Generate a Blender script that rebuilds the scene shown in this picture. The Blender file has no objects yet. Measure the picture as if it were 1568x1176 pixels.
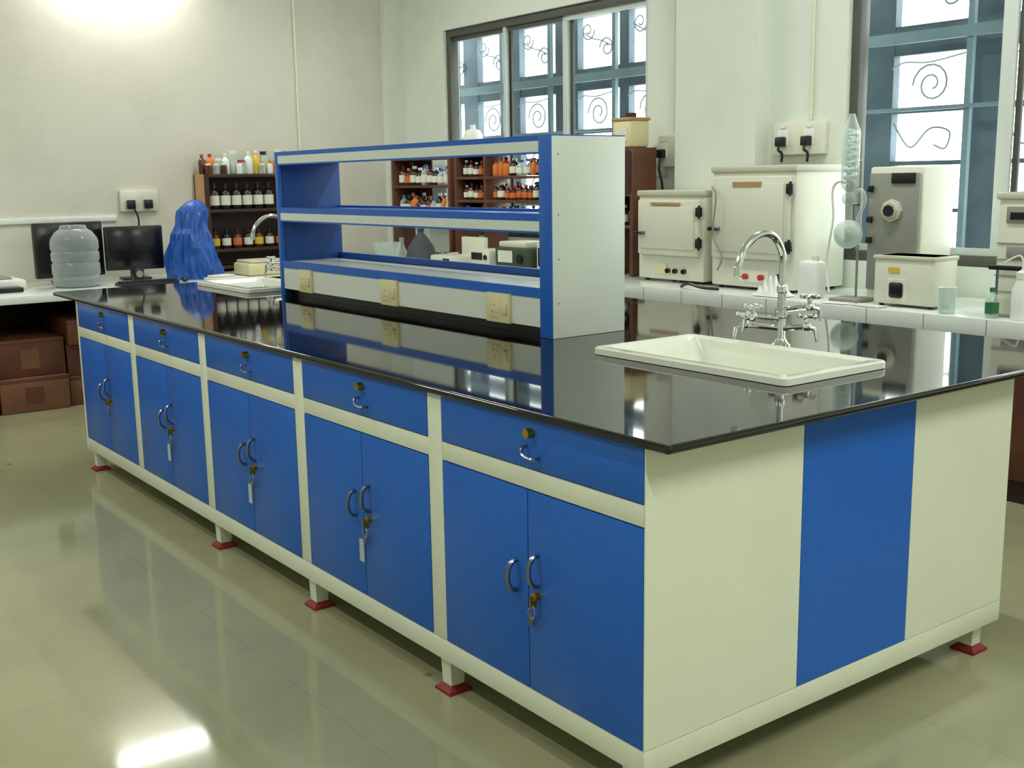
import bpy, bmesh, math, random
from mathutils import Vector, Matrix, noise
random.seed(7)
scene=bpy.context.scene
# ------------------------------------------------------------------ materials
def srgb(r,g,b):
    f=lambda c:(c/255/12.92) if c/255<=.04045 else ((c/255+.055)/1.055)**2.4
    return (f(r),f(g),f(b),1)
MC={}
def mat(name,col,rough=.5,metal=0,var=.06,scale=6,bump=0,coat=0,trans=0,emit=0,spec=.5,alpha=1,bscale=40):
    if name in MC: return MC[name]
    m=bpy.data.materials.new(name); m.use_nodes=True; nt=m.node_tree; N=nt.nodes; L=nt.links
    p=N['Principled BSDF']; c=srgb(*col)
    tc=N.new('ShaderNodeTexCoord'); nz=N.new('ShaderNodeTexNoise'); nz.inputs['Scale'].default_value=scale; nz.inputs['Detail'].default_value=4
    L.new(tc.outputs['Object'],nz.inputs['Vector'])
    rp=N.new('ShaderNodeValToRGB'); L.new(nz.outputs['Fac'],rp.inputs['Fac'])
    rp.color_ramp.elements[0].position=.3; rp.color_ramp.elements[1].position=.7
    rp.color_ramp.elements[0].color=(c[0]*(1-var),c[1]*(1-var),c[2]*(1-var),1)
    rp.color_ramp.elements[1].color=(min(1,c[0]*(1+var)),min(1,c[1]*(1+var)),min(1,c[2]*(1+var)),1)
    L.new(rp.outputs['Color'],p.inputs['Base Color'])
    p.inputs['Roughness'].default_value=rough; p.inputs['Metallic'].default_value=metal
    p.inputs['Coat Weight'].default_value=coat; p.inputs['Coat Roughness'].default_value=.08
    p.inputs['Specular IOR Level'].default_value=spec
    p.inputs['Transmission Weight'].default_value=trans; p.inputs['Alpha'].default_value=alpha
    if emit:
        p.inputs['Emission Color'].default_value=c; p.inputs['Emission Strength'].default_value=emit
    if bump:
        n2=N.new('ShaderNodeTexNoise'); n2.inputs['Scale'].default_value=bscale; L.new(tc.outputs['Object'],n2.inputs['Vector'])
        b=N.new('ShaderNodeBump'); b.inputs['Strength'].default_value=bump; b.inputs['Distance'].default_value=.01
        L.new(n2.outputs['Fac'],b.inputs['Height']); L.new(b.outputs['Normal'],p.inputs['Normal'])
    MC[name]=m; return m
def thin(name,col,opac=.15,rough=.05,mx_=.85,tint=(.93,.97,.95,1)):
    m=bpy.data.materials.new(name); m.use_nodes=True; nt=m.node_tree; N=nt.nodes; L=nt.links
    N.remove(N['Principled BSDF']); out=N['Material Output']
    t=N.new('ShaderNodeBsdfTransparent'); t.inputs[0].default_value=tint
    g=N.new('ShaderNodeBsdfPrincipled'); g.inputs['Base Color'].default_value=srgb(*col); g.inputs['Roughness'].default_value=rough
    lw=N.new('ShaderNodeLayerWeight'); lw.inputs['Blend'].default_value=.35
    mr=N.new('ShaderNodeMapRange'); mr.inputs['To Min'].default_value=opac; mr.inputs['To Max'].default_value=mx_
    L.new(lw.outputs['Facing'],mr.inputs['Value'])
    mx=N.new('ShaderNodeMixShader'); L.new(mr.outputs[0],mx.inputs[0]); L.new(t.outputs[0],mx.inputs[1]); L.new(g.outputs[0],mx.inputs[2]); L.new(mx.outputs[0],out.inputs[0])
    return m
M_blue=mat('blue_laminate',(30,98,194),.36,var=.05,scale=60,spec=.4)
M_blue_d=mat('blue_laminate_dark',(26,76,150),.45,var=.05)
M_cream=mat('offwhite_powdercoat',(224,228,208),.33,var=.02)
M_rackw=mat('rack_white_laminate',(220,227,217),.35,var=.02)
M_gap=mat('dark_gap',(12,18,30),.8)
M_chrome=mat('chrome',(225,228,225),.12,metal=1,var=.02)
M_steel=mat('brushed_steel',(130,138,156),.28,metal=1)
M_brass=mat('brass',(200,160,60),.3,metal=1)
M_red=mat('red_rubber',(128,30,34),.6)
M_black=mat('black_plastic',(22,22,24),.35)
M_cer=mat('white_ceramic',(234,237,224),.15,var=.01,coat=.5)
M_creamp=mat('cream_plastic',(222,214,166),.4)
M_socket=mat('socket_white',(218,217,202),.4)
M_wood=mat('brown_wood',(96,56,36),.5,var=.3,scale=5)
M_woodd=mat('dark_wood',(52,30,22),.5,var=.3,scale=5)
M_ply=mat('light_plywood',(180,140,96),.6,var=.15,scale=8)
M_carton=mat('brown_carton',(116,76,52),.7,var=.25,scale=4)
M_carton2=mat('reddish_carton',(96,54,38),.7,var=.25,scale=4)
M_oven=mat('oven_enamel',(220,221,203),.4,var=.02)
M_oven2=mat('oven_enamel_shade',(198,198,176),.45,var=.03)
M_grey=mat('grey_metal',(140,142,132),.45)
M_amber=mat('amber_glass',(80,34,12),.12,coat=.5)
M_darkb=mat('dark_bottle',(35,28,24),.15,coat=.4)
M_label=mat('paper_label',(228,226,214),.7)
M_labo=mat('orange_label',(210,110,50),.6)
M_orange=mat('orange_powder',(215,120,40),.6)
M_yell=mat('yellow_content',(215,185,70),.6)
M_redc=mat('red_cap',(180,50,40),.5)
M_bluec=mat('blue_item',(60,110,190),.5)
M_greenc=mat('green_item',(40,110,70),.5)
M_clear=thin('clear_glass',(220,232,228),.26)
M_jug=thin('clear_plastic',(196,204,204),.26,.12,.9,(.90,.93,.93,1))
M_pane=thin('window_glass',(60,70,75),.02,.02,.12,(.97,.99,.98,1))
M_cover=mat('blue_cover_plastic',(20,82,172),.38,var=.2,bump=.6,bscale=9,coat=.15)
M_gbag=mat('grey_fabric',(70,78,80),.8)
M_screen=mat('lcd_screen_black',(16,18,22),.2)
M_wht=mat('white_plastic',(228,231,225),.4)
M_pvc=mat('cream_conduit',(222,222,200),.5)
M_alu=mat('window_aluminium',(200,207,202),.4,var=.03)
M_fr=mat('window_frame_dark',(78,78,70),.5)
M_slate=mat('exterior_slate_paint',(76,92,102),.7,var=.35,scale=3)
M_slate2=mat('exterior_slate_light',(110,132,140),.7,var=.2,scale=3)
M_iron=mat('iron_grille',(120,138,138),.6)
M_tilew=mat('white_counter_tile',(224,231,225),.2,coat=.3,var=.03)

def wallmat(name,c1,c2):
    m=mat(name,c1,.75,var=0); nt=m.node_tree; N=nt.nodes; L=nt.links
    rp=[n for n in N if n.type=='VALTORGB'][0]; nz=[n for n in N if n.type=='TEX_NOISE'][0]
    nz.inputs['Scale'].default_value=1.6; nz.inputs['Detail'].default_value=8; nz.inputs['Roughness'].default_value=.65
    rp.color_ramp.elements[0].color=srgb(*c2); rp.color_ramp.elements[1].color=srgb(*c1)
    rp.color_ramp.elements[0].position=.25; rp.color_ramp.elements[1].position=.5
    n2=N.new('ShaderNodeTexNoise'); n2.inputs['Scale'].default_value=14; n2.inputs['Detail'].default_value=6
    b=N.new('ShaderNodeBump'); b.inputs['Strength'].default_value=.15; b.inputs['Distance'].default_value=.02
    L.new(n2.outputs['Fac'],b.inputs['Height']); L.new(b.outputs['Normal'],N['Principled BSDF'].inputs['Normal'])
    return m
M_wl=wallmat('plaster_left',(215,211,198),(204,200,186))
M_wb=wallmat('plaster_back',(221,227,217),(212,218,206))
M_ceil=wallmat('plaster_ceiling',(228,230,224),(220,222,214))
M_gran=mat('black_granite',(15,16,12),.045,var=.3,scale=120,spec=.55)
def floormat():
    m=bpy.data.materials.new('polished_stone_floor'); m.use_nodes=True; nt=m.node_tree; N=nt.nodes; L=nt.links; p=N['Principled BSDF']
    tc=N.new('ShaderNodeTexCoord'); br=N.new('ShaderNodeTexBrick')
    br.offset=0; br.inputs['Scale'].default_value=1; br.inputs['Brick Width'].default_value=1.2; br.inputs['Row Height'].default_value=1.2; br.inputs['Mortar Size'].default_value=.002
    mp=N.new('ShaderNodeMapping'); mp.inputs['Location'].default_value=(.25,.3,0); L.new(tc.outputs['Object'],mp.inputs['Vector'])
    L.new(mp.outputs[0],br.inputs['Vector'])
    br.inputs['Color1'].default_value=srgb(162,161,127); br.inputs['Color2'].default_value=srgb(159,159,125); br.inputs['Mortar'].default_value=srgb(150,149,117)
    nz=N.new('ShaderNodeTexNoise'); nz.inputs['Scale'].default_value=1.3; nz.inputs['Detail'].default_value=9; nz.inputs['Roughness'].default_value=.6; L.new(tc.outputs['Object'],nz.inputs['Vector'])
    mr=N.new('ShaderNodeMapRange'); mr.inputs['From Min'].default_value=.3; mr.inputs['From Max'].default_value=.7; mr.inputs['To Min'].default_value=.82; mr.inputs['To Max'].default_value=1.07; L.new(nz.outputs['Fac'],mr.inputs['Value'])
    mx=N.new('ShaderNodeVectorMath'); mx.operation='SCALE'; L.new(br.outputs['Color'],mx.inputs[0]); L.new(mr.outputs[0],mx.inputs['Scale'])
    vo=N.new('ShaderNodeTexVoronoi'); vo.inputs['Scale'].default_value=1.9; L.new(tc.outputs['Object'],vo.inputs['Vector'])
    r2=N.new('ShaderNodeMapRange'); r2.inputs['From Min'].default_value=.018; r2.inputs['From Max'].default_value=.042; r2.inputs['To Min'].default_value=.35; r2.inputs['To Max'].default_value=1; L.new(vo.outputs['Distance'],r2.inputs['Value'])
    m2=N.new('ShaderNodeVectorMath'); m2.operation='SCALE'; L.new(mx.outputs[0],m2.inputs[0]); L.new(r2.outputs[0],m2.inputs['Scale'])
    L.new(m2.outputs[0],p.inputs['Base Color'])
    r3=N.new('ShaderNodeMapRange'); r3.inputs['To Min'].default_value=.03; r3.inputs['To Max'].default_value=.14; L.new(nz.outputs['Fac'],r3.inputs['Value']); L.new(r3.outputs[0],p.inputs['Roughness'])
    p.inputs['Specular IOR Level'].default_value=.42
    return m
M_floor=floormat()
# ------------------------------------------------------------------ builder
class B:
    def __init__(s,name): s.name=name; s.bm=bmesh.new(); s.mats=[]
    def mi(s,m):
        if m not in s.mats: s.mats.append(m)
        return s.mats.index(m)
    def add(s,t,m,M=Matrix()):
        i=s.mi(m); vm={}
        for v in t.verts: vm[v]=s.bm.verts.new(M@v.co)
        for f in t.faces:
            nf=s.bm.faces.new([vm[v] for v in f.verts]); nf.material_index=i; nf.smooth=True
        t.free()
    def box(s,x0,x1,y0,y1,z0,z1,m,bev=0,rz=0,M=None):
        t=bmesh.new(); bmesh.ops.create_cube(t,size=1)
        for v in t.verts: v.co=Vector((v.co.x*(x1-x0),v.co.y*(y1-y0),v.co.z*(z1-z0)))
        if bev: bmesh.ops.bevel(t,geom=t.edges[:],offset=bev,segments=2,affect='EDGES',profile=.5)
        T=Matrix.Translation(((x0+x1)/2,(y0+y1)/2,(z0+z1)/2))@Matrix.Rotation(rz,4,'Z')
        if M is not None: T=M@T
        s.add(t,m,T); return s
    def lathe(s,prof,pos,m,seg=16,M=None):
        t=bmesh.new(); rings=[]
        for r,z in prof:
            if r<1e-5: rings.append([t.verts.new((0,0,z))])
            else: rings.append([t.verts.new((r*math.cos(2*math.pi*k/seg),r*math.sin(2*math.pi*k/seg),z)) for k in range(seg)])
        for a,b in zip(rings,rings[1:]):
            for k in range(seg):
                k2=(k+1)%seg
                if len(a)==1 and len(b)==1: continue
                if len(a)==1: t.faces.new([a[0],b[k2],b[k]])
                elif len(b)==1: t.faces.new([a[k],a[k2],b[0]])
                else: t.faces.new([a[k],a[k2],b[k2],b[k]])
        if len(rings[0])>1: t.faces.new(rings[0][::-1])
        if len(rings[-1])>1: t.faces.new(rings[-1])
        T=Matrix.Translation(pos)
        if M is not None: T=T@M
        s.add(t,m,T); return s
    def cyl(s,p0,p1,r,m,seg=14,r2=None):
        p0=Vector(p0);p1=Vector(p1); d=p1-p0; q=d.to_track_quat('Z','Y').to_matrix().to_4x4()
        return s.lathe([(r,0),(r if r2 is None else r2,d.length)],p0,m,seg,q)
    def tube(s,pts,r,m,seg=8,smooth=True):
        P=[Vector(p) for p in pts]
        if smooth and len(P)>2:
            Q=[]
            for i in range(len(P)-1):
                a=P[max(i-1,0)];b=P[i];c=P[i+1];d=P[min(i+2,len(P)-1)]
                for k in range(5):
                    u=k/5; Q.append(.5*((2*b)+(-a+c)*u+(2*a-5*b+4*c-d)*u*u+(-a+3*b-3*c+d)*u**3))
            Q.append(P[-1]); P=Q
        t=bmesh.new(); rings=[]; n=None
        for i,p in enumerate(P):
            d=(P[min(i+1,len(P)-1)]-P[max(i-1,0)]).normalized()
            if n is None: n=d.orthogonal().normalized()
            n=(n-d*n.dot(d)).normalized(); b=d.cross(n)
            rings.append([t.verts.new(p+(n*math.cos(2*math.pi*k/seg)+b*math.sin(2*math.pi*k/seg))*r) for k in range(seg)])
        for a,b in zip(rings,rings[1:]):
            for k in range(seg): t.faces.new([a[k],a[(k+1)%seg],b[(k+1)%seg],b[k]])
        t.faces.new(rings[0][::-1]); t.faces.new(rings[-1])
        s.add(t,m); return s
    def sphere(s,c,r,m,sc=(1,1,1),seg=16):
        t=bmesh.new(); bmesh.ops.create_uvsphere(t,u_segments=seg,v_segments=max(8,seg//2),radius=r)
        s.add(t,m,Matrix.Translation(c)@Matrix.Diagonal((*sc,1))); return s
    def done(s,parent=None,sharp=32):
        bmesh.ops.recalc_face_normals(s.bm,faces=s.bm.faces[:])
        me=bpy.data.meshes.new(s.name); s.bm.to_mesh(me); s.bm.free()
        for m in s.mats: me.materials.append(m)
        me.set_sharp_from_angle(angle=math.radians(sharp))
        o=bpy.data.objects.new(s.name,me); scene.collection.objects.link(o)
        if parent: o.parent=parent
        return o
def empty(name):
    e=bpy.data.objects.new(name,None); scene.collection.objects.link(e); return e
# ------------------------------------------------------------------ room
XL,XR,YF,YB,ZC=-6.8,4.2,-4.6,3.6,3.7
C0,C1=-3.39,-2.745
B('floor').box(XL-.2,XR+.2,YF-.2,YB+.2,-.1,0,M_floor).done()
B('ceiling').box(XL-.2,XR+.2,YF-.2,YB+.2,ZC,ZC+.1,M_ceil).done()
B('wall_left').box(XL-.15,XL,YF-.15,YB+.15,0,ZC,M_wl).done()
B('wall_right').box(XR,XR+.15,YF-.15,YB+.15,0,ZC,M_wb).done()
B('wall_front').box(XL,XR,YF-.15,YF,0,ZC,M_wb).done()
W1=(-6.13,-3.76,.98,2.60); W2=(-2.22,.95,.95,2.60)
w=B('wall_back')
w.box(XL,W1[0],YB,YB+.15,0,ZC,M_wb).box(W1[0],W1[1],YB,YB+.15,0,W1[2],M_wb).box(W1[0],W1[1],YB,YB+.15,W1[3],ZC,M_wb)
w.box(W1[1],W2[0],YB,YB+.15,0,ZC,M_wb).box(W2[0],W2[1],YB,YB+.15,0,W2[2],M_wb).box(W2[0],W2[1],YB,YB+.15,W2[3],ZC,M_wb).box(W2[1],XR,YB,YB+.15,0,ZC,M_wb)
w.done()
B('wall_column').box(XL,XL+.07,3.42,YB,0,ZC,M_wb).done()
B('wall_column').box(C0,C1,YB-.12,YB,0,ZC,M_wb).done()
t=B('trim_1'); t.box(XL,XL+.025,-2.6,1.10,1.16,1.20,M_wht,.004).done()
def window(name,W,mull,frame_m=M_fr):
    b=B(name); x0,x1,z0,z1=W; y0,y1=YB+.03,YB+.11; f=.055
    b.box(x0,x0+f,y0,y1,z0,z1,frame_m,.004).box(x1-f,x1,y0,y1,z0,z1,M_alu,.004)
    b.box(x0+f,x1-f,y0,y1,z1-f,z1,frame_m,.004).box(x0+f,x1-f,y0,y1,z0,z0+f,frame_m,.004)
    for i,(mx,wd) in enumerate(mull):
        yy=y0+.01+.02*(i%2)
        b.box(mx-wd/2,mx+wd/2,yy,yy+.03,z0+f,z1-f,M_alu,.003)
        b.box(mx+wd/2,mx+wd/2+.03,yy+.03,yy+.05,z0+f,z1-f,M_fr,.003)
    xs=[x0+f]+[m[0] for m in mull]+[x1-f]
    for a,c in zip(xs,xs[1:]):
        b.box(a,c,y0+.03,y0+.045,z0+f,z0+f+.035,M_alu).box(a,c,y0+.03,y0+.045,z1-f-.035,z1-f,M_alu if a>-4.8 else M_fr)
    b.box(x0+f,x1-f,y0+.04,y0+.043,z0+f,z1-f,M_pane)
    return b.done()
window('window_1',W1,[(-5.36,.035),(-4.67,.05)])
window('window_2',W2,[(-1.33,.07),(-.5,.04),(.2,.05)])
g=B('window_grille')
GY=4.12
ops=[(-6.9,-6.6),(-6.39,-5.96),(-5.80,-5.34),(-5.07,-4.60),(-4.5,-4.04),(-3.9,-3.5),(-3.3,-2.9),(-2.29,-1.82),(-1.62,-1.16),(-.95,-.50),(-.3,.15),(.4,.85),(1.1,1.5)]
rows=[(.95,1.2),(1.22,1.46),(1.485,1.75),(1.775,2.07),(2.23,2.60)]
prev=-9.5
for a,c in ops:
    g.box(prev,a,GY,GY+.06,-.2,3.2,M_slate); prev=c
g.box(prev,5,GY,GY+.06,-.2,3.2,M_slate)
zs=[-.2]+[z for r in rows for z in r]+[3.2]
for k in range(0,len(zs),2):
    for a,c in ops: g.box(a,c,GY+.005,GY+.055,zs[k],zs[k+1],M_slate)
for a,c in ops:
    g.box(c+.05,c+.085,GY-.12,GY-.09,.4,3.0,M_slate2)
g.box(-9,4,GY-.13,GY-.1,2.12,2.18,M_slate2); g.box(-9,4,GY-.13,GY-.1,1.755,1.775,M_slate2)
def scroll(cx,cz,r,flip=1,turns=1.7,up=1):
    pts=[]; n=26
    for i in range(n+1):
        u=i/n; a=u*turns*2*math.pi; rr=r*(1-.8*u)
        pts.append((cx+flip*rr*math.cos(a),GY-.012,cz+up*rr*math.sin(a)))
    g.tube(pts,.0065,M_iron,5,smooth=False)
for a,c in ops:
    m=(a+c)/2
    scroll(m+.02,1.9,.12,-1); scroll(m+.01,1.345,.105,1)
    scroll(m-.10,2.50,.075,1,1.4,-1); scroll(m+.11,2.36,.08,-1,1.4)
    g.tube([(m-.17,GY-.012,2.5),(m-.05,GY-.012,2.44),(m+.04,GY-.012,2.42),(m+.19,GY-.012,2.36)],.006,M_iron,5)
    g.tube([(a,GY-.01,2.0),(a+.08,GY-.01,2.03),(m,GY-.01,2.02),(c-.02,GY-.01,2.05)],.005,M_iron,5)
    scroll(m+.04,1.08,.09,-1,1.5,-1)
    g.tube([(a+.02,GY-.01,1.70),(m-.1,GY-.01,1.56),(m+.02,GY-.01,1.66),(m+.14,GY-.01,1.64),(m+.12,GY-.01,1.55),(m+.05,GY-.01,1.57)],.006,M_iron,5)
    g.tube([(a+.05,GY,.95),(a+.05,GY,1.46)],.005,M_iron,5,False)
g.done()
# ------------------------------------------------------------------ island bench
U=.815; Lb=5*U; Wb=1.4525; ZR=.103
bench=empty('lab_island_bench')
c=B('cabinet_body')
c.box(-Lb+.03,-.03,.025,Wb-.025,.12,.66,M_cream)
for y0,y1 in ((.024,.03),(Wb-.03,Wb-.024)): c.box(-Lb+.03,-.03,y0,y1,.66,.858,M_cream)
for sgn,y0,y1 in ((-1,0,.02),(1,Wb-.02,Wb)):
    ya,yb=(y0,y1)
    c.box(-Lb,0,ya,yb,ZR,.165,M_cream,.003)
    for k in range(6):
        if k==0: continue
        if k==5: c.box(-Lb+.001,-Lb+.021,ya,yb,.166,.858,M_cream)
        else: c.box(-k*U-.034,-k*U+.034,ya,yb,.166,.858,M_cream,.002)
    for k in range(5):
        xa=-(k+1)*U+.034 if k<4 else -Lb+.021; xb=-k*U-.034 if k else -.001
        c.box(xa,xb,ya+(.001 if sgn<0 else 0),yb-(.001 if sgn>0 else 0),.682,.732,M_cream,.002)
for k in range(5):
    xa=-(k+1)*U+.036; xb=-k*U-.036
    if k==0: xb=-.001
    if k==4: xa=-Lb+.023
    for (y0,y1) in ((-.001,.018),(Wb-.018,Wb+.001)):
        c.box(xa,xb,y0,y1,.735,.857,M_blue,.0015)
        m=-(k+.5)*U
        c.box(xa,m-.0015,y0,y1,.168,.679,M_blue,.0015); c.box(m+.0015,xb,y0,y1,.168,.679,M_blue,.0015)
        c.box(m-.0015,m+.0015,y0+.004,y1,.168,.679,M_gap)
for sg in (1,-1):
    xx0,xx1=(0.0003,.004) if sg>0 else (-Lb-.004,-Lb-.0003)
    c.box(xx0,xx1,0,.518,.167,.858,M_cream); c.box(xx0,xx1,.520,.972,.167,.858,M_blue); c.box(xx0,xx1,.974,Wb,.167,.858,M_cream)
    c.box(xx0,xx1,-.001,Wb+.001,ZR,.165,M_cream,.001)
    c.box(min(xx0,xx1)-.02 if sg>0 else xx1,xx0 if sg>0 else xx1+.02,.021,Wb-.021,.167,.857,M_gap)
c.done(bench)
l=B('legs')
for X in (-Lb+.06,-3*U,-2*U,-U,-.06):
    for Y in (.04,Wb-.045):
        l.lathe([(.030,.012),(.036,ZR+.02)],(X,Y,0),M_cream,4,Matrix.Rotation(math.pi/4,4,'Z'))
        l.lathe([(.055,0),(.053,.008),(.032,.02),(.03,.022)],(X,Y,0),M_red,4,Matrix.Rotation(math.pi/4,4,'Z'))
l.done(bench)
h=B('handles_and_locks')
for k in range(5):
    m=-(k+.5)*U; q=m+.02
    h.cyl((q,-.02,.825),(q,0,.825),.012,M_brass,12)
    h.tube([(q-.018,-.001,.79),(q-.018,-.018,.785),(q-.01,-.022,.772),(q+.012,-.022,.766),(q+.026,-.018,.766),(q+.028,-.001,.766)],.0045,M_steel,6)
    for x,dz in ((m-.046,-.04),(m+.038,-.008)):
        h.tube([(x,0,.53+dz),(x,-.014,.529+dz),(x,-.026,.515+dz),(x,-.03,.492+dz),(x,-.026,.469+dz),(x,-.014,.455+dz),(x,0,.454+dz)],.0062,M_steel,7)
    h.cyl((m+.038,-.014,.42),(m+.038,0,.42),.010,M_brass,12)
    h.box(m+.036,m+.039,-.026,-.006,.393,.423,M_brass)
    h.tube([(m+.037,-.018,.400),(m+.022,-.02,.380),(m+.037,-.018,.365),(m+.047,-.018,.383),(m+.037,-.018,.40)],.0016,M_chrome,4)
    h.box(m+.012,m+.028,-.012,-.009,.34,.375,M_steel,.001)
for q in (1.5,2.5,3.5): h.box(-q*U-.012,-q*U+.012,-.014,-.010,.28,.35,M_clear)
h.done(bench)
S1=(-.94,-.18,.67,1.11); S2=(-4.22,-3.55,.68,1.08)
s=B('granite_countertop')
SX0,SX1,SY0,SY1=-4.41,.078,-.008,1.88
xs=[SX0,S2[0]+.025,S2[1]-.025,S1[0]+.025,S1[1]-.025,SX1]; ys=[SY0,S1[2]+.025,S1[3]-.025,SY1]
for i in range(5):
    for j in range(3):
        if j==1 and i in (1,3): continue
        s.box(xs[i],xs[i+1],ys[j],ys[j+1],.86,.88,M_gran)
s.cyl((SX0,SY0,.87),(SX1,SY0,.87),.0099,M_gran,16).cyl((SX1,SY0,.87),(SX1,SY1,.87),.0099,M_gran,16)
s.cyl((SX0,SY0,.87),(SX0,SY1,.87),.0099,M_gran,16).cyl((SX0,SY1,.87),(SX1,SY1,.87),.0099,M_gran,16).sphere((SX1,SY0,.87),.0099,M_gran)
s.done(bench)
def sink(S):
    x0,x1,y0,y1=S; b=B('laboratory_sink')
    t=bmesh.new()
    def ring(ins,z,n=6,r=.02,xl=0):
        pts=[]
        for (cx,cy,a0) in ((x1-ins-r,y1-ins-r,0),(x0+xl+ins+r,y1-ins-r,90),(x0+xl+ins+r,y0+ins+r,180),(x1-ins-r,y0+ins+r,270)):
            for k in range(n):
                a=math.radians(a0+90*k/(n-1)); pts.append(t.verts.new((cx+r*math.cos(a),cy+r*math.sin(a),z)))
        return pts
    R=[ring(.032,.68,r=.03),ring(.03,.86),ring(.03,.8815),ring(0,.8815),ring(0,.899),ring(.004,.903),ring(.034,.903,r=.025),ring(.042,.897,r=.03),ring(.046,.86,r=.04,xl=.03),ring(.056,.73,r=.05,xl=.10),ring(.08,.705,r=.05,xl=.12)]
    for a,c in zip(R,R[1:]):
        n=len(a)
        for k in range(n): t.faces.new([a[k],a[(k+1)%n],c[(k+1)%n],c[k]])
    t.faces.new(R[-1]); t.faces.new(R[0][::-1])
    b.add(t,M_cer)
    b.lathe([(.0,.7055),(.03,.7065),(.033,.706)],((x0+x1)/2+.1,(y0+y1)/2,0),M_chrome)
    return b.done()
sink(S1); sink(S2)
def faucet(x,y):
    b=B('lab_faucet'); z=.88
    b.lathe([(.032,0),(.032,.006),(.022,.014),(.014,.03),(.013,.09),(.019,.095),(.019,.12),(.013,.125),(.013,.17),(.017,.175),(.017,.19),(.011,.2)],(x,y,z),M_chrome,18)
    b.tube([(x,y,z+.19),(x,y,z+.27),(x,y-.01,z+.31),(x,y-.045,z+.35),(x,y-.09,z+.362),(x,y-.14,z+.35),(x,y-.185,z+.315),(x,y-.205,z+.275),(x,y-.208,z+.255)],.0115,M_chrome,12)
    b.lathe([(.009,0),(.013,.004),(.013,.03),(.009,.034)],(x,y-.208,z+.235),M_chrome,12)
    for sx,sy,zz in ((-.085,-.075,.07),(.085,.02,.07),(-.04,-.09,.10),(.07,.05,.13)):
        e=Vector((x+sx,y+sy,z+zz)); o=Vector((x,y,z+zz-.012)); d=(e-o).normalized()
        b.cyl(o,e,.009,M_chrome,10); b.sphere(e,.015,M_chrome)
        b.cyl(e,e+Vector((0,0,.028)),.007,M_chrome,8)
        t=e+Vector((0,0,.032))
        for a in (0,math.pi/2):
            q=Vector((math.cos(a+.4),math.sin(a+.4),0))*.024
            b.cyl(t-q,t+q,.0055,M_chrome,8); b.sphere(t-q,.008,M_chrome,seg=8); b.sphere(t+q,.008,M_chrome,seg=8)
        b.cyl(e,e+d*.03+Vector((0,0,-.012)),.006,M_chrome,8); b.cyl(e+d*.03+Vector((0,0,-.012)),e+d*.035+Vector((0,0,-.05)),.0075,M_chrome,8,.005)
    return b.done()
faucet(-.65,1.215); faucet(-4.08,1.17)
RX0,RX1,RY0,RY1,RZ=-3.37,-1.27,.779,1.111,1.56
r=B('reagent_rack')
r.box(RX1-.025,RX1,RY0+.004,RY1,.8805,RZ,M_rackw,.002)
r.box(RX1-.065,RX1-.001,RY0-.002,RY0+.012,.8805,RZ,M_blue,.002)
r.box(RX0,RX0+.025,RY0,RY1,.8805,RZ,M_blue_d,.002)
r.box(RX0,RX0+.035,RY0-.002,RY0+.012,.8805,RZ,M_blue,.002)
def edge(z1,parts,y=RY0):
    z=z1
    for hgt,m in parts:
        r.box(RX0+.03,RX1-.06,y-.001,y+.012,z-hgt,z,m); z-=hgt
r.box(RX0+.02,RX1-.02,RY0+.01,RY1,1.515,1.558,M_rackw); edge(1.56,[(.016,M_blue),(.036,M_rackw),(.007,M_blue)])
r.box(RX0,RX1,RY0,RY1,1.559,1.563,M_blue)
r.box(RX0+.02,RX1-.02,RY0+.01,RY1,1.245,1.295,M_blue); edge(1.303,[(.026,M_blue),(.034,M_rackw),(.007,M_blue)])
r.box(RX0+.02,RX1-.02,RY1-.02,RY1,1.24,1.305,M_blue)
r.box(RX0+.02,RX1-.02,RY0+.01,RY1,1.01,1.045,M_rackw); edge(1.05,[(.034,M_blue)])
r.box(RX0+.02,RX1-.02,RY1-.02,RY1,1.01,1.075,M_blue)
r.box(RX0+.02,RX1-.06,RY0+.002,RY0+.016,.915,1.016,M_rackw)
r.box(RX0+.02,RX1-.02,RY1-.02,RY1-.004,.915,1.016,M_rackw)
r.box(RX0+.03,RX1-.03,RY0+.04,RY1-.04,.8805,.93,M_black)
for a,bx in ((-3.15,-3.03),(-2.40,-2.27),(-1.64,-1.50)):
    r.box(a,bx,RY0-.012,RY0+.004,.912,1.018,M_creamp,.004)
    cx=(a+bx)/2-.015
    r.box(cx-.03,cx+.03,RY0-.014,RY0-.011,.93,1.0,M_creamp,.002)
    for dx,dz in ((0,.985),(-.012,.96),(.012,.96)): r.cyl((cx+dx,RY0-.0155,dz-.01),(cx+dx,RY0-.012,dz-.01),.003,M_grey,8)
    r.box(bx-.035,bx-.012,RY0-.018,RY0-.011,.945,.985,M_creamp,.002)
for z in (1.5,1.3,1.15,1.0): r.cyl((RX1,RY0+.03,z),(RX1+.002,RY0+.03,z),.003,M_grey,8)
r.done()
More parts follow.
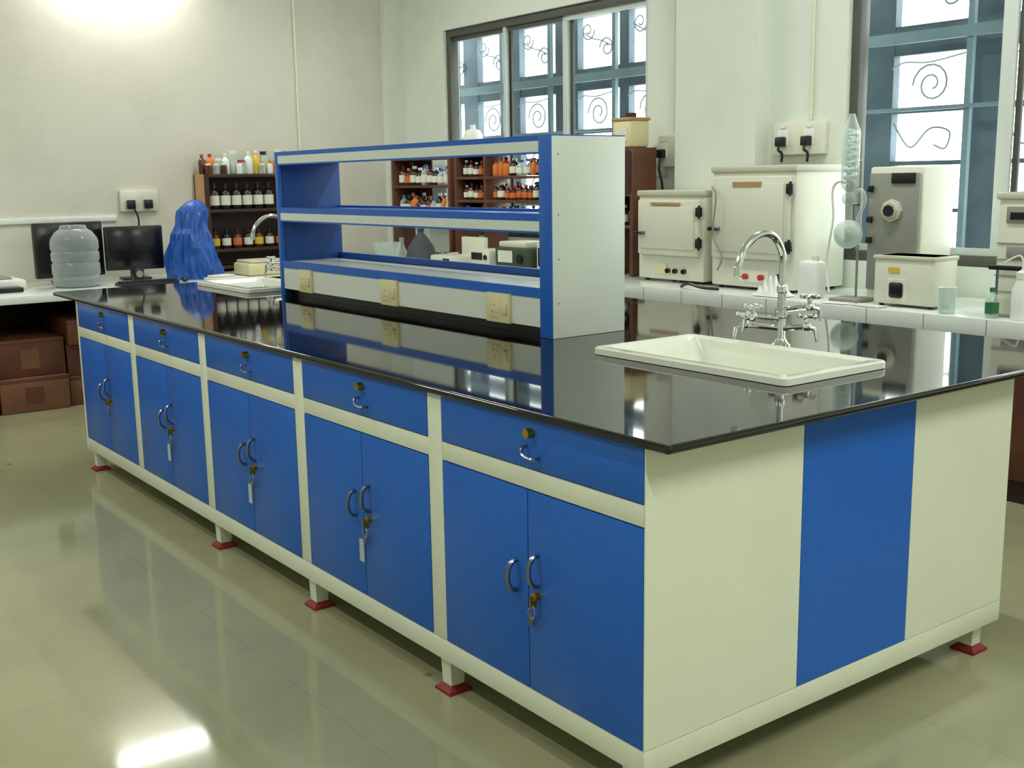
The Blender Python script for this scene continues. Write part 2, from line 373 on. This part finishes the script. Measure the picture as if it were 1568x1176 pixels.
# ------------------------------------------------------------------ side counters
CH=.8
k=B('side_counter')
k.box(XL+.001,-5.72,-2.9,2.78,.70,.75,M_tilew,.006)
for i in range(7): 
    y0=-2.8+i*.9; k.box(-6.75,-5.8,y0,y0+.06,0,.70,M_woodd)
k.box(XL+.001,XL+.05,-2.85,2.78,0,.70,M_woodd)
k.done()
b=B('stacked_storage_boxes'); rr=random.Random(5)
for i in range(6):
    ya=-2.8+i*.9+.075; n=rr.choice((1,2)) 
    wds=[.8] if n==1 else [.42,.36]
    y0=ya
    for wd in wds:
        z=0.001
        for j,hh in enumerate((.19,.21,.16) if rr.random()>.4 else (.22,.24)):
            dx=rr.uniform(-.05,.02); m=(M_carton,M_carton2,M_wood)[(i+j)%3]
            b.box(-6.6,-5.80+dx,y0,y0+wd,z,z+hh,m,.005); b.box(-6.6,-5.798+dx,y0-.002,y0+wd+.002,z+hh-.025,z+hh-.002,M_carton2 if m==M_carton else M_wood,.003)
            b.box(-5.80+dx,-5.7985+dx,y0+wd*.35,y0+wd*.62,z+.05,z+hh-.06,M_carton if m is not M_carton else M_carton2)
            z+=hh+.002
        y0+=wd+.015
b.done()
k=B('side_counter')
CY=2.86; CX0=XL+.08
k.box(CX0,2.2,CY,YB-.13,CH-.05,CH,M_tilew,.004)
k.box(CX0,C0-.005,YB-.13,YB-.001,CH-.05,CH,M_tilew); k.box(C1+.005,2.2,YB-.13,YB-.001,CH-.05,CH,M_tilew)
k.box(CX0,2.2,CY-.012,CY,CH-.075,CH+.002,M_tilew,.003)
x=-6.6
while x<2.1:
    k.box(x,x+.003,CY-.0135,CY-.01,CH-.075,CH,M_grey); x+=.3
k.box(CX0,2.15,CY+.12,YB-.13,.06,CH-.05,M_woodd)
x=-5.6
while x<1.9:
    k.box(x,x+.44,CY+.08,CY+.12,.1,.66,M_wood,.008); k.cyl((x+.4,CY+.06,.45),(x+.4,CY+.08,.45),.012,M_steel,8); x+=.46
k.box(CX0,2.15,CY+.1,CY+.14,0,.1,M_woodd)
k.done()
# ------------------------------------------------------------------ bottles
def bottle(b,x,y,z,hh,rr,body,cap=M_black,label=None,seg=12):
    b.lathe([(rr*.9,0),(rr,.01),(rr,hh*.62),(rr*.85,hh*.70),(rr*.38,hh*.80),(rr*.36,hh*.88)],(x,y,z),body,seg)
    b.lathe([(rr*.45,hh*.86),(rr*.45,hh*.99),(rr*.4,hh)],(x,y,z),cap,seg)
    if label: b.lathe([(rr*1.02,hh*.15),(rr*1.02,hh*.52)],(x,y,z),label,seg)
def jar(b,x,y,z,hh,rr,body,cap=M_redc,content=None):
    b.lathe([(rr*.95,0),(rr,.008),(rr,hh*.78),(rr*.8,hh*.84)],(x,y,z),body,12)
    b.lathe([(rr*.85,hh*.84),(rr*.85,hh),(rr*.8,hh)],(x,y,z),cap,12)
    if content: b.lathe([(rr*.9,.006),(rr*.9,hh*.55)],(x,y,z),content,12)
b=B('bottle_shelf'); X0,X1,Y0,Y1,Z0,Z1=-6.79,-6.58,1.71,2.5,.751,1.49
b.box(X0,X1,Y0,Y0+.03,Z0,Z1,M_ply,.002).box(X0,X1,Y1-.03,Y1,Z0,Z1,M_ply,.002)
b.box(X0,X0+.015,Y0,Y1,Z0,Z1,M_woodd)
b.box(X1-.01,X1+.002,Y0,Y0+.035,Z0,Z1,M_woodd)
for z in (Z0+.02,.90,1.20,Z1-.025): b.box(X0,X1,Y0+.002,Y1-.002,z,z+.024,M_woodd,.002)
b.done()
rnd=random.Random(3)
b=B('reagent_bottles')
for i in range(6): bottle(b,-6.66,1.81+i*.09,1.225,.20,.040,M_darkb,M_black,M_label)
for i in range(7): bottle(b,-6.66,1.80+i*.09,.925,.15,.036,M_darkb if i%2 else M_amber,M_black,[M_yell,M_label,M_labo,M_label][i%4])
y=1.74
tops=[(M_amber,M_redc),(M_orange,M_redc),(M_clear,M_wht),(M_wht,M_wht),(M_clear,M_wht),(M_clear,M_redc),(M_wht,M_wht),(M_yell,M_wht),(M_clear,M_black),(M_orange,M_yell),(M_clear,M_wht),(M_wht,M_grey)]
for body,cap in tops:
    rr=.026+rnd.random()*.012; hh=.10+rnd.random()*.09
    if body is M_clear: jar(b,-6.68,y,1.491,hh,rr,body,cap,rnd.choice([M_label,M_yell,M_label]))
    else: bottle(b,-6.68,y,1.491,hh,rr,body,cap)
    if rnd.random()>.3: jar(b,-6.615,y+.02,1.491,.08,.024,rnd.choice([M_wht,M_clear,M_amber]),M_wht)
    y+=.063
b.done()
def wrack(b,x0,x1,y0,y1,zt,boards,xm=()):
    for x in (x0,x1-.03)+tuple(xm): b.box(x,x+.03,y0,y1,CH+.001,zt,M_wood,.002)
    for z in boards: b.box(x0+.002,x1-.002,y0+.001,y1-.001,z,z+.02,M_wood,.002)
RY=(3.25,3.45)
b=B('wooden_bottle_rack'); wrack(b,-6.42,-5.56,*RY,1.6,(1.13,1.36,1.578)); b.box(-6.38,-6.1,3.44,3.449,1.15,1.578,M_woodd); b.done()
b=B('wooden_bottle_rack'); wrack(b,-5.5,-4.42,*RY,1.62,(1.10,1.25,1.42,1.598),(-5.12,)); b.box(-5.47,-5.12,3.44,3.449,1.12,1.598,M_woodd); b.done()
b=B('wooden_bottle_rack'); wrack(b,-4.25,-3.52,*RY,1.6,(1.10,1.30,1.578),(-3.76,)); b.box(-3.73,-3.54,3.245,3.255,1.32,1.578,M_woodd); b.box(-4.23,-3.54,3.44,3.449,1.12,1.578,M_woodd); b.done()
b=B('reagent_bottles')
cols=[(M_amber,M_black,M_label),(M_amber,M_redc,M_labo),(M_darkb,M_black,M_label),(M_orange,M_redc,None),(M_darkb,M_wht,M_label),(M_clear,M_bluec,M_label),(M_amber,M_black,M_label),(M_darkb,M_black,None),(M_amber,M_orange,M_labo)]
for (xa,xb,zz,hh) in ((-6.36,-5.62,1.152,.17),(-6.36,-5.62,1.382,.16),(-5.44,-5.15,1.442,.13),(-5.06,-4.48,1.442,.14),(-5.06,-4.48,1.272,.13),(-5.44,-5.15,1.272,.13),(-5.06,-4.48,1.122,.115),(-5.44,-5.15,1.122,.115),(-4.19,-3.79,1.322,.19),(-4.19,-3.79,1.122,.15),(-3.7,-3.56,1.122,.15)):
    x=xa
    while x<xb-.03:
        rr=.026+rnd.random()*.014; x+=rr
        bottle(b,x,3.31,zz,hh*(.75+.25*rnd.random()),rr,*rnd.choice(cols))
        if rnd.random()>.4: bottle(b,x,3.40,zz,hh*(.75+.25*rnd.random()),min(rr,.035),*rnd.choice(cols))
        x+=rr+.006
b.done()
b=B('plastic_reagent_drum'); x,y,z=-3.66,3.36,1.601
b.box(x-.09,x+.09,y-.08,y+.08,z,z+.17,M_creamp,.02); b.box(x-.095,x+.095,y-.085,y+.085,z+.165,z+.185,M_ply,.008)
b.lathe([(.035,0),(.035,.03)],(x,y,z+.185),M_woodd); b.box(x-.05,x+.05,y-.083,y-.079,z+.04,z+.12,M_label); b.done()
b=B('white_canister'); b.lathe([(.07,0),(.075,.01),(.075,.12),(.055,.16),(.02,.17),(.02,.2)],(-5.38,3.35,1.622),M_wht,16); b.done()
b=B('glass_bowl'); b.lathe([(.05,0),(.10,.05),(.12,.13),(.115,.13),(.09,.05),(0,.01)],(-6.2,3.05,CH+.001),M_clear,20); b.done()
b=B('cloth_bag'); b.lathe([(.10,0),(.12,.04),(.10,.12),(.06,.18),(.02,.23),(.03,.26)],(-5.6,3.0,CH+.001),M_gbag,14); b.done()
b=B('weighing_balance'); x=-5.25
b.box(x-.2,x+.08,2.98,3.2,CH+.001,CH+.07,M_oven,.012); b.box(x-.17,x-.05,3.0,3.14,CH+.07,CH+.09,M_chrome,.004); b.box(x-.02,x+.06,2.975,2.985,CH+.02,CH+.05,M_screen)
b.box(x-.1,x+.2,3.2,3.235,CH+.001,CH+.2,M_oven,.008); b.done()
b=B('bench_meter'); b.box(-4.95,-4.72,3.0,3.2,CH+.001,CH+.13,M_oven,.015); b.box(-4.93,-4.8,2.996,3.002,CH+.06,CH+.11,M_screen); b.cyl((-4.76,2.99,CH+.08),(-4.76,3.0,CH+.08),.018,M_black); b.done()
b=B('spectrophotometer'); b.box(-4.62,-4.25,2.98,3.22,CH+.001,CH+.16,mat('dark_green_enamel',(60,75,55),.4),.012); b.box(-4.58,-4.42,2.976,2.982,CH+.06,CH+.14,M_label); b.cyl((-4.33,2.965,CH+.09),(-4.33,2.98,CH+.09),.03,M_black); b.box(-4.6,-4.3,3.0,3.2,CH+.16,CH+.2,M_oven,.008); b.done()
b=B('small_instrument_box'); b.box(-4.18,-4.0,3.0,3.2,CH+.001,CH+.2,M_oven,.008); b.box(-4.16,-4.08,2.996,3.001,CH+.05,CH+.17,M_black); b.done()
b=B('laboratory_flask'); b.lathe([(.06,0),(.07,.01),(.035,.09),(.017,.13),(.017,.18),(.02,.185)],(-5.85,2.98,CH+.001),M_clear,16); b.done()
def oven(name,x0,x1,y0,y1,z0,z1,panel,hl):
    b=B(name); b.box(x0,x1,y0,y1,z0+.015,z1-.03,M_oven,.01)
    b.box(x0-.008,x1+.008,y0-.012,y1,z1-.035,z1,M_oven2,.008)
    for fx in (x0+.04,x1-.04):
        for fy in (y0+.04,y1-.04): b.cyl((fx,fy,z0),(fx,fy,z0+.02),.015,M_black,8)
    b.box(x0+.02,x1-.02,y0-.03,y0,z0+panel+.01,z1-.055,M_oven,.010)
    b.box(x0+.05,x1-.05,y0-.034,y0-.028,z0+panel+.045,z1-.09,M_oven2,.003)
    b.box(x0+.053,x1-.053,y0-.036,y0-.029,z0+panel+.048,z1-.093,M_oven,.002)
    for hz in (z0+panel+.06,z1-.15):
        b.box(x1-.035,x1+.005,y0-.042,y0-.02,hz,hz+.055,M_black,.006); b.cyl((x1-.004,y0-.04,hz-.01),(x1-.004,y0-.04,hz+.065),.007,M_black,8)
    b.box(x0+.02,x0+.09,y0-.05,y0-.028,hl,hl+.02,M_steel,.005); b.sphere((x0+.03,y0-.055,hl+.01),.014,M_black,seg=8)
    return b
b=oven('laboratory_oven',-3.36,-2.82,3.15,3.46,CH+.001,1.34,.15,1.08)
for x in (-3.10,-3.04,-2.97): b.cyl((x,3.13,CH+.07),(x,3.15,CH+.07),.015,M_darkb,12)
b.box(-3.2,-3.12,3.145,3.151,CH+.05,CH+.11,M_creamp); b.box(-3.22,-2.98,3.11,3.116,1.255,1.27,M_ply); b.done()
b=oven('hot_air_oven',-2.73,-2.15,3.12,3.54,CH+.001,1.47,.16,1.12)
for x in (-2.47,-2.36): b.cyl((x,3.095,CH+.075),(x,3.12,CH+.075),.016,M_redc,12)
b.box(-2.52,-2.32,3.116,3.121,CH+.045,CH+.11,M_label); b.box(-2.25,-2.22,3.10,3.12,CH+.06,CH+.1,M_black,.003)
b.box(-2.55,-2.35,3.08,3.086,1.36,1.385,M_ply)
for i in range(6): b.cyl((-2.15,3.2+i*.022,CH+.08),(-2.147,3.2+i*.022,CH+.08),.005,M_black,8)
b.tube([(-2.69,3.07,1.36),(-2.65,3.06,1.30),(-2.67,3.06,1.1),(-2.61,3.07,.98),(-2.65,3.08,.9)],.005,M_grey,6)
b.done()
b=B('laboratory_incubator'); x0,x1,y0,y1,z0,z1=-1.76,-1.46,3.2,3.46,CH+.001,1.45
b.box(x0,x1,y0,y1,z0,z1,M_oven,.012); b.box(x0+.01,x1-.01,y0-.02,y0,z0+.05,z1-.03,M_grey,.008)
b.lathe([(.055,0),(.055,.018),(.04,.022),(.04,.03)],(-1.61,y0-.02,1.24),M_oven2,8,Matrix.Rotation(math.pi/2,4,'X'))
b.lathe([(.028,0),(.028,.012)],(-1.61,y0-.05,1.24),M_black,8,Matrix.Rotation(math.pi/2,4,'X'))
b.box(-1.62,-1.49,y0-.03,y0-.018,1.37,1.42,M_black,.004)
for zz in (1.08,1.18,1.33): b.box(x0+.01,x0+.04,y0-.035,y0-.018,zz,zz+.03,M_black,.004)
b.done()
b=B('heating_mantle_controller'); x0,x1,y0,y1,z0,z1=-1.56,-1.24,2.98,3.17,CH+.001,1.04
b.box(x0,x1,y0,y1,z0+.012,z1,M_oven,.012); b.box(x0-.005,x1+.005,y0-.006,y1,z1-.02,z1,M_oven2,.005)
for fx in (x0+.03,x1-.03): b.cyl((fx,y0+.03,z0),(fx,y0+.03,z0+.014),.012,M_black,8)
b.box(-1.48,-1.38,y0-.005,y0+.002,z0+.03,z0+.13,M_label); b.box(-1.465,-1.395,y0-.018,y0-.004,z0+.045,z0+.115,M_black,.01); b.cyl((-1.43,y0-.03,z0+.08),(-1.43,y0-.016,z0+.08),.018,M_black,10)
b.box(-1.48,-1.42,y0-.003,y0+.002,z0+.16,z0+.185,M_yell)
b.done()
b=B('digital_water_bath'); x0,x1,y0,y1,z0,z1=-.99,-.53,3.05,3.45,CH+.001,1.33
b.box(x0,x1,y0,y1,z0,z1,M_oven,.01); b.box(x0-.01,x1+.01,y0-.01,y1,z1-.03,z1,M_oven2,.006)
for i in range(4): b.box(x0-.002,x1+.002,y0-.004,y0,.9+i*.07,.905+i*.07,M_grey)
b.box(x0+.04,x0+.2,y0-.008,y0+.001,1.2,1.27,M_grey,.003); b.box(x0+.06,x0+.18,y0-.011,y0-.006,1.215,1.245,M_screen); b.box(x0+.05,x0+.16,y0-.01,y0,1.05,1.1,M_grey,.003)
b.done()
M_coil=mat('glass_coil',(222,232,230),.15)
b=B('distillation_apparatus'); x,y=-1.73,3.0
b.box(x-.08,x+.08,y-.03,y+.12,CH+.001,CH+.02,M_grey,.005); b.cyl((x,y+.08,CH+.02),(x,y+.08,1.6),.006,M_grey,8)
b.cyl((x,y+.08,1.48),(x,y+.02,1.48),.007,M_steel,8); b.cyl((x,y+.08,1.27),(x,y+.0,1.27),.006,M_steel,8)
b.sphere((x,y,1.13),.07,M_clear,seg=24); b.sphere((x,y,1.125),.062,M_clear,seg=24); b.cyl((x,y,1.19),(x,y,1.28),.018,M_clear,12)
b.sphere((x,y,1.3),.035,M_clear,seg=16)
b.lathe([(.014,1.33),(.04,1.36),(.042,1.38),(.042,1.62),(.024,1.66),(.013,1.70)],(x,y,0),M_clear,18)
b.tube([(x+.026*math.cos(i*.8),y+.026*math.sin(i*.8),1.38+i*.0042) for i in range(60)],.008,M_coil,6,False)
b.tube([(x-.005,y,1.37),(x-.07,y,1.38),(x-.1,y,1.33),(x-.09,y,1.2),(x-.12,y,1.0),(x-.1,y,.84)],.006,M_wht,6)
b.tube([(x+.03,y,1.33),(x+.07,y,1.34),(x+.09,y,1.29),(x+.06,y,1.22),(x+.045,y,1.18)],.010,M_clear,8)
b.done()
b=B('plastic_jerry_can'); b.box(-2.02,-1.90,2.98,3.08,CH+.001,CH+.19,M_wht,.025); b.lathe([(.02,0),(.02,.03)],(-1.94,3.03,CH+.185),M_wht,10); b.done()
b=B('crumpled_polythene')
t=bmesh.new(); bmesh.ops.create_grid(t,x_segments=26,y_segments=16,size=.5)
for v in t.verts:
    px,py=v.co.x,v.co.y
    v.co=Vector((-2.15+px*.2,2.96+py*.13,CH+.004+.11*max(0,1-(px*2)**2)*max(0,1-(py*2)**2)*(.5+.5*abs(math.sin(px*17+py*9)))))
b.add(t,M_wht); b.done(sharp=20)
b=B('paper_sheets'); b.box(-1.78,-1.64,2.875,2.95,CH+.003,CH+.006,M_label,0,.1); b.box(-1.62,-1.45,2.875,2.95,CH+.003,CH+.008,M_wht,0,-.1); b.done()
b=B('glass_beaker'); b.lathe([(.035,0),(.038,.005),(.038,.11),(.042,.115),(.035,.11),(.034,.006)],(-1.14,2.93,CH+.001),M_clear,16); b.done()
b=B('wash_bottle'); x,y=-.80,2.93
b.lathe([(.035,0),(.037,.01),(.037,.13),(.02,.165),(.02,.18)],(x,y,CH+.001),M_wht,14); b.lathe([(.022,.175),(.022,.2),(.008,.21)],(x,y,CH+.001),M_wht,12); b.tube([(x,y,CH+.2),(x,y,CH+.25),(x-.02,y,CH+.27),(x-.08,y,CH+.24)],.004,M_wht,6); b.done()
b=B('reagent_dropper_bottle'); bottle(b,-.92,2.92,CH+.001,.13,.028,M_clear,M_greenc,M_greenc); b.done()
b=B('retort_stand'); b.box(-.99,-.87,2.98,3.02,CH+.001,CH+.012,M_grey,.003); b.cyl((-.95,3.0,CH+.001),(-.95,3.0,CH+.21),.006,M_steel,8); b.box(-.99,-.84,2.992,3.008,CH+.2,CH+.22,M_black,.003); b.done()
b=B('laboratory_tongs'); b.tube([(-2.78,2.93,CH+.012),(-2.7,2.9,CH+.035),(-2.6,2.9,CH+.02),(-2.5,2.93,CH+.015)],.009,M_black,6); b.done()
def board(X,Z,w_,h_,plugs,drop=.32):
    b=B('power_socket_board'); yb=YB
    b.box(X-w_/2,X+w_/2,yb-.05,yb-.001,Z-h_/2,Z+h_/2,M_socket,.006)
    for px in plugs:
        b.box(px-.035,px+.035,yb-.056,yb-.049,Z-.04,Z+.05,M_wht,.003); b.box(px-.028,px+.028,yb-.095,yb-.055,Z-.045,Z+.01,M_black,.008)
        b.tube([(px,yb-.08,Z-.03),(px,yb-.09,Z-.03-drop*.25),(px+.01,yb-.07,Z-drop*.65),(px,yb-.06,Z-drop)],.008,M_black,6)
        b.box(px-.015,px+.015,yb-.059,yb-.055,Z+.055,Z+.075,M_wht,.002)
    b.done()
board(-3.52,1.58,.18,.2,(-3.56,)); board(-2.50,1.62,.35,.18,(-2.6,-2.42),.13)
b=B('power_socket_board'); b.box(XL+.001,XL+.04,1.13,1.41,1.225,1.38,M_socket,.006)
for yy in (1.2,1.33): b.box(XL+.04,XL+.075,yy-.03,yy+.03,1.245,1.31,M_black,.006)
b.tube([(XL+.06,1.22,1.25),(XL+.05,1.25,1.15),(XL+.05,1.22,1.0)],.007,M_black,6); b.done()
def conduit(pts,r=.009): b=B('wall_conduit'); b.tube(pts,r,M_pvc,8,False); b.done()
conduit([(XL+.012,2.62,1.0),(XL+.012,2.62,ZC-.001)])
conduit([(-3.50,YB-.012,1.69),(-3.50,YB-.012,ZC-.001)])
conduit([(-2.44,YB-.012,1.72),(-2.44,YB-.012,ZC-.001)])
# ------------------------------------------------------------------ left counter items
T=.751
def monitor(y,w_,h_,z,rz,X=-6.5):
    b=B('lcd_monitor'); M=Matrix.Translation((X,y,T))@Matrix.Rotation(rz,4,'Z')
    b.box(-.03,.02,-w_/2,w_/2,z-h_,z,M_black,.008,M=M); b.box(.018,.022,-w_/2+.02,w_/2-.02,z-h_+.025,z-.02,M_screen,.001,M=M)
    b.box(-.06,-.03,-.03,.03,.01,z-h_/2,M_black,.005,M=M); b.box(-.12,.06,-.1,.1,0,.015,M_black,.005,M=M); b.done()
monitor(.66,.48,.38,.42,.1); monitor(1.09,.40,.31,.38,-.15,-6.42)
b=B('water_jug'); b.lathe([(.13,0),(.15,.015),(.155,.06),(.148,.075),(.155,.09),(.155,.15),(.146,.165),(.155,.18),(.155,.225),(.146,.24),(.155,.255),(.155,.30),(.148,.325),(.12,.365),(.09,.385),(.085,.40),(.08,.41)],(-6.15,.60,T),M_jug,28)
b.lathe([(.135,.005),(.145,.02),(.147,.055)],(-6.15,.60,T),mat('jug_base',(130,140,142),.3),20); b.done()
b=B('computer_keyboard'); b.box(-6.0,-5.86,.80,1.20,T,T+.02,M_black,.005)
for i in range(4):
    for j in range(13): b.box(-5.985+i*.03,-5.962+i*.03,.815+j*.029,.838+j*.029,T+.02,T+.028,M_gap)
b.done()
b=B('computer_mouse'); b.sphere((-5.95,1.27,T+.018),.028,M_black,(1.5,1,.6)); b.done()
b=B('computer_speaker'); b.box(-6.2,-6.12,.98,1.05,T,T+.1,M_black,.01); b.cyl((-6.12,1.015,T+.06),(-6.115,1.015,T+.06),.025,M_grey); b.done()
b=B('printer'); b.box(-6.5,-6.15,-.15,.28,T,T+.07,M_wht,.02); b.box(-6.45,-6.2,-.05,.2,T+.07,T+.085,M_grey,.004); b.box(-6.13,-6.0,-.05,.22,T+.001,T+.03,M_black,.005); b.done()
b=B('covered_microscope'); t=bmesh.new(); seg=72; rings=[]
prof=[(0,.20,.17),(.03,.195,.165),(.07,.185,.16),(.12,.175,.15),(.17,.168,.145),(.22,.155,.14),(.27,.14,.135),(.32,.13,.13),(.36,.115,.12),(.40,.11,.115),(.44,.11,.11),(.48,.105,.10),(.51,.09,.085),(.535,.065,.06),(.55,.04,.035),(.555,.02,.015)]
for z,ry,rx in prof:
    ring=[]
    for q in range(seg):
        a=2*math.pi*q/seg; ca,sa=math.cos(a),math.sin(a)
        n=noise.noise(Vector((ca*2.2,sa*2.2,z*4)))*.22+abs(noise.noise(Vector((ca*4+5,sa*4,z*7))))*.30+abs(noise.noise(Vector((ca*9+5,sa*9,z*3))))*.10
        f=1+n*(1 if z<.5 else .5)-.09
        ring.append(t.verts.new((-6.2+rx*f*ca+.03*z,1.46+ry*f*sa-.05*math.sin(z*5)+.05*z,T+z)))
    rings.append(ring)
for a_,c_ in zip(rings,rings[1:]):
    for q in range(seg): t.faces.new([a_[q],a_[(q+1)%seg],c_[(q+1)%seg],c_[q]])
t.faces.new(rings[-1]); t.faces.new(rings[0][::-1]); b.add(t,M_cover); b.done(sharp=22)
b=B('instrument_case'); b.box(-6.3,-6.02,1.78,2.12,T,T+.09,M_creamp,.015); b.box(-6.29,-6.03,1.8,2.1,T+.09,T+.11,M_oven2,.01); b.done()
b=B('glass_jar'); jar(b,-6.2,2.22,T,.26,.07,M_clear,M_black); b.done()
b=B('folded_cloth'); b.box(-5.98,-5.8,1.42,1.66,T,T+.02,M_wht,.008,.15); b.box(-5.96,-5.84,1.44,1.6,T+.02,T+.035,M_label,.006,.3); b.done()
# ------------------------------------------------------------------ lights
def tube_light(name,c,axis,L,power):
    b=B(name); M_em=mat('fluorescent_tube_glow',(250,255,246),.5,emit=22,var=0)
    x,y,z=c
    if axis=='y': b.box(x-.058,x-.01,y-L/2,y+L/2,z-.04,z+.04,M_wht,.005); b.cyl((x+.01,y-L/2+.03,z),(x+.01,y+L/2-.03,z),.016,M_em,12)
    else:
        b.box(x-L/2,x+L/2,y-.04,y+.04,z+.01,z+.06,M_wht,.005); b.cyl((x-L/2+.03,y,z-.01),(x+L/2-.03,y,z-.01),.016,M_em,12)
        for q in (-.4,.4): b.cyl((x+q,y,z+.05),(x+q,y,ZC-.001),.008,M_wht,8)
    b.done()
    ld=bpy.data.lights.new(name+'_lamp','AREA'); ld.shape='RECTANGLE'; ld.size=L; ld.size_y=.06; ld.energy=power; ld.color=(.99,1,.93)
    lo=bpy.data.objects.new(name+'_lamp',ld); scene.collection.objects.link(lo)
    if axis=='y':
        lo.location=(x+.08,y,z-.03)
        zax=Vector((-.05,0,1)).normalized(); xax=Vector((0,1,0)); yax=zax.cross(xax)
        lo.rotation_euler=Matrix((xax,yax,zax)).transposed().to_euler()
    else: lo.location=(x,y,z-.04)
tube_light('wall_tube_light',(XL+.06,1.2,3.05),'y',.9,13)
for i,(x,y,e) in enumerate(((-4.6,-1.4,40),(-1.6,-2.2,42),(2.2,-.8,48),(-4.6,1.9,28),(-1.4,2.3,34),(2.4,1.8,54))):
    tube_light('ceiling_tube_light',(x,y,3.4),'x',1.2,e)
w=bpy.data.worlds.new('World'); scene.world=w; w.use_nodes=True
bg=w.node_tree.nodes['Background']; bg.inputs[0].default_value=(.95,1,1,1); bg.inputs[1].default_value=8
# ------------------------------------------------------------------ camera
a,p,ro=.6423,.1812,-.0159
Fh=Vector((-math.cos(a),math.sin(a),0)); Rt=Vector((math.sin(a),math.cos(a),0)); Z=Vector((0,0,1))
F=math.cos(p)*Fh-math.sin(p)*Z; Uv=math.sin(p)*Fh+math.cos(p)*Z
R2=math.cos(ro)*Rt+math.sin(ro)*Uv; U2=-math.sin(ro)*Rt+math.cos(ro)*Uv
cd=bpy.data.cameras.new('camera'); cam=bpy.data.objects.new('camera',cd); scene.collection.objects.link(cam)
cd.sensor_fit='HORIZONTAL'; cd.sensor_width=36; cd.lens=36*1714.57/1568; cd.clip_start=.05
cam.matrix_world=Matrix.Translation((1.6707,-1.5963,1.4204))@Matrix((R2,U2,-F)).transposed().to_4x4()
scene.camera=cam
scene.view_settings.view_transform='Standard'; scene.view_settings.look='None'; scene.view_settings.exposure=-.05
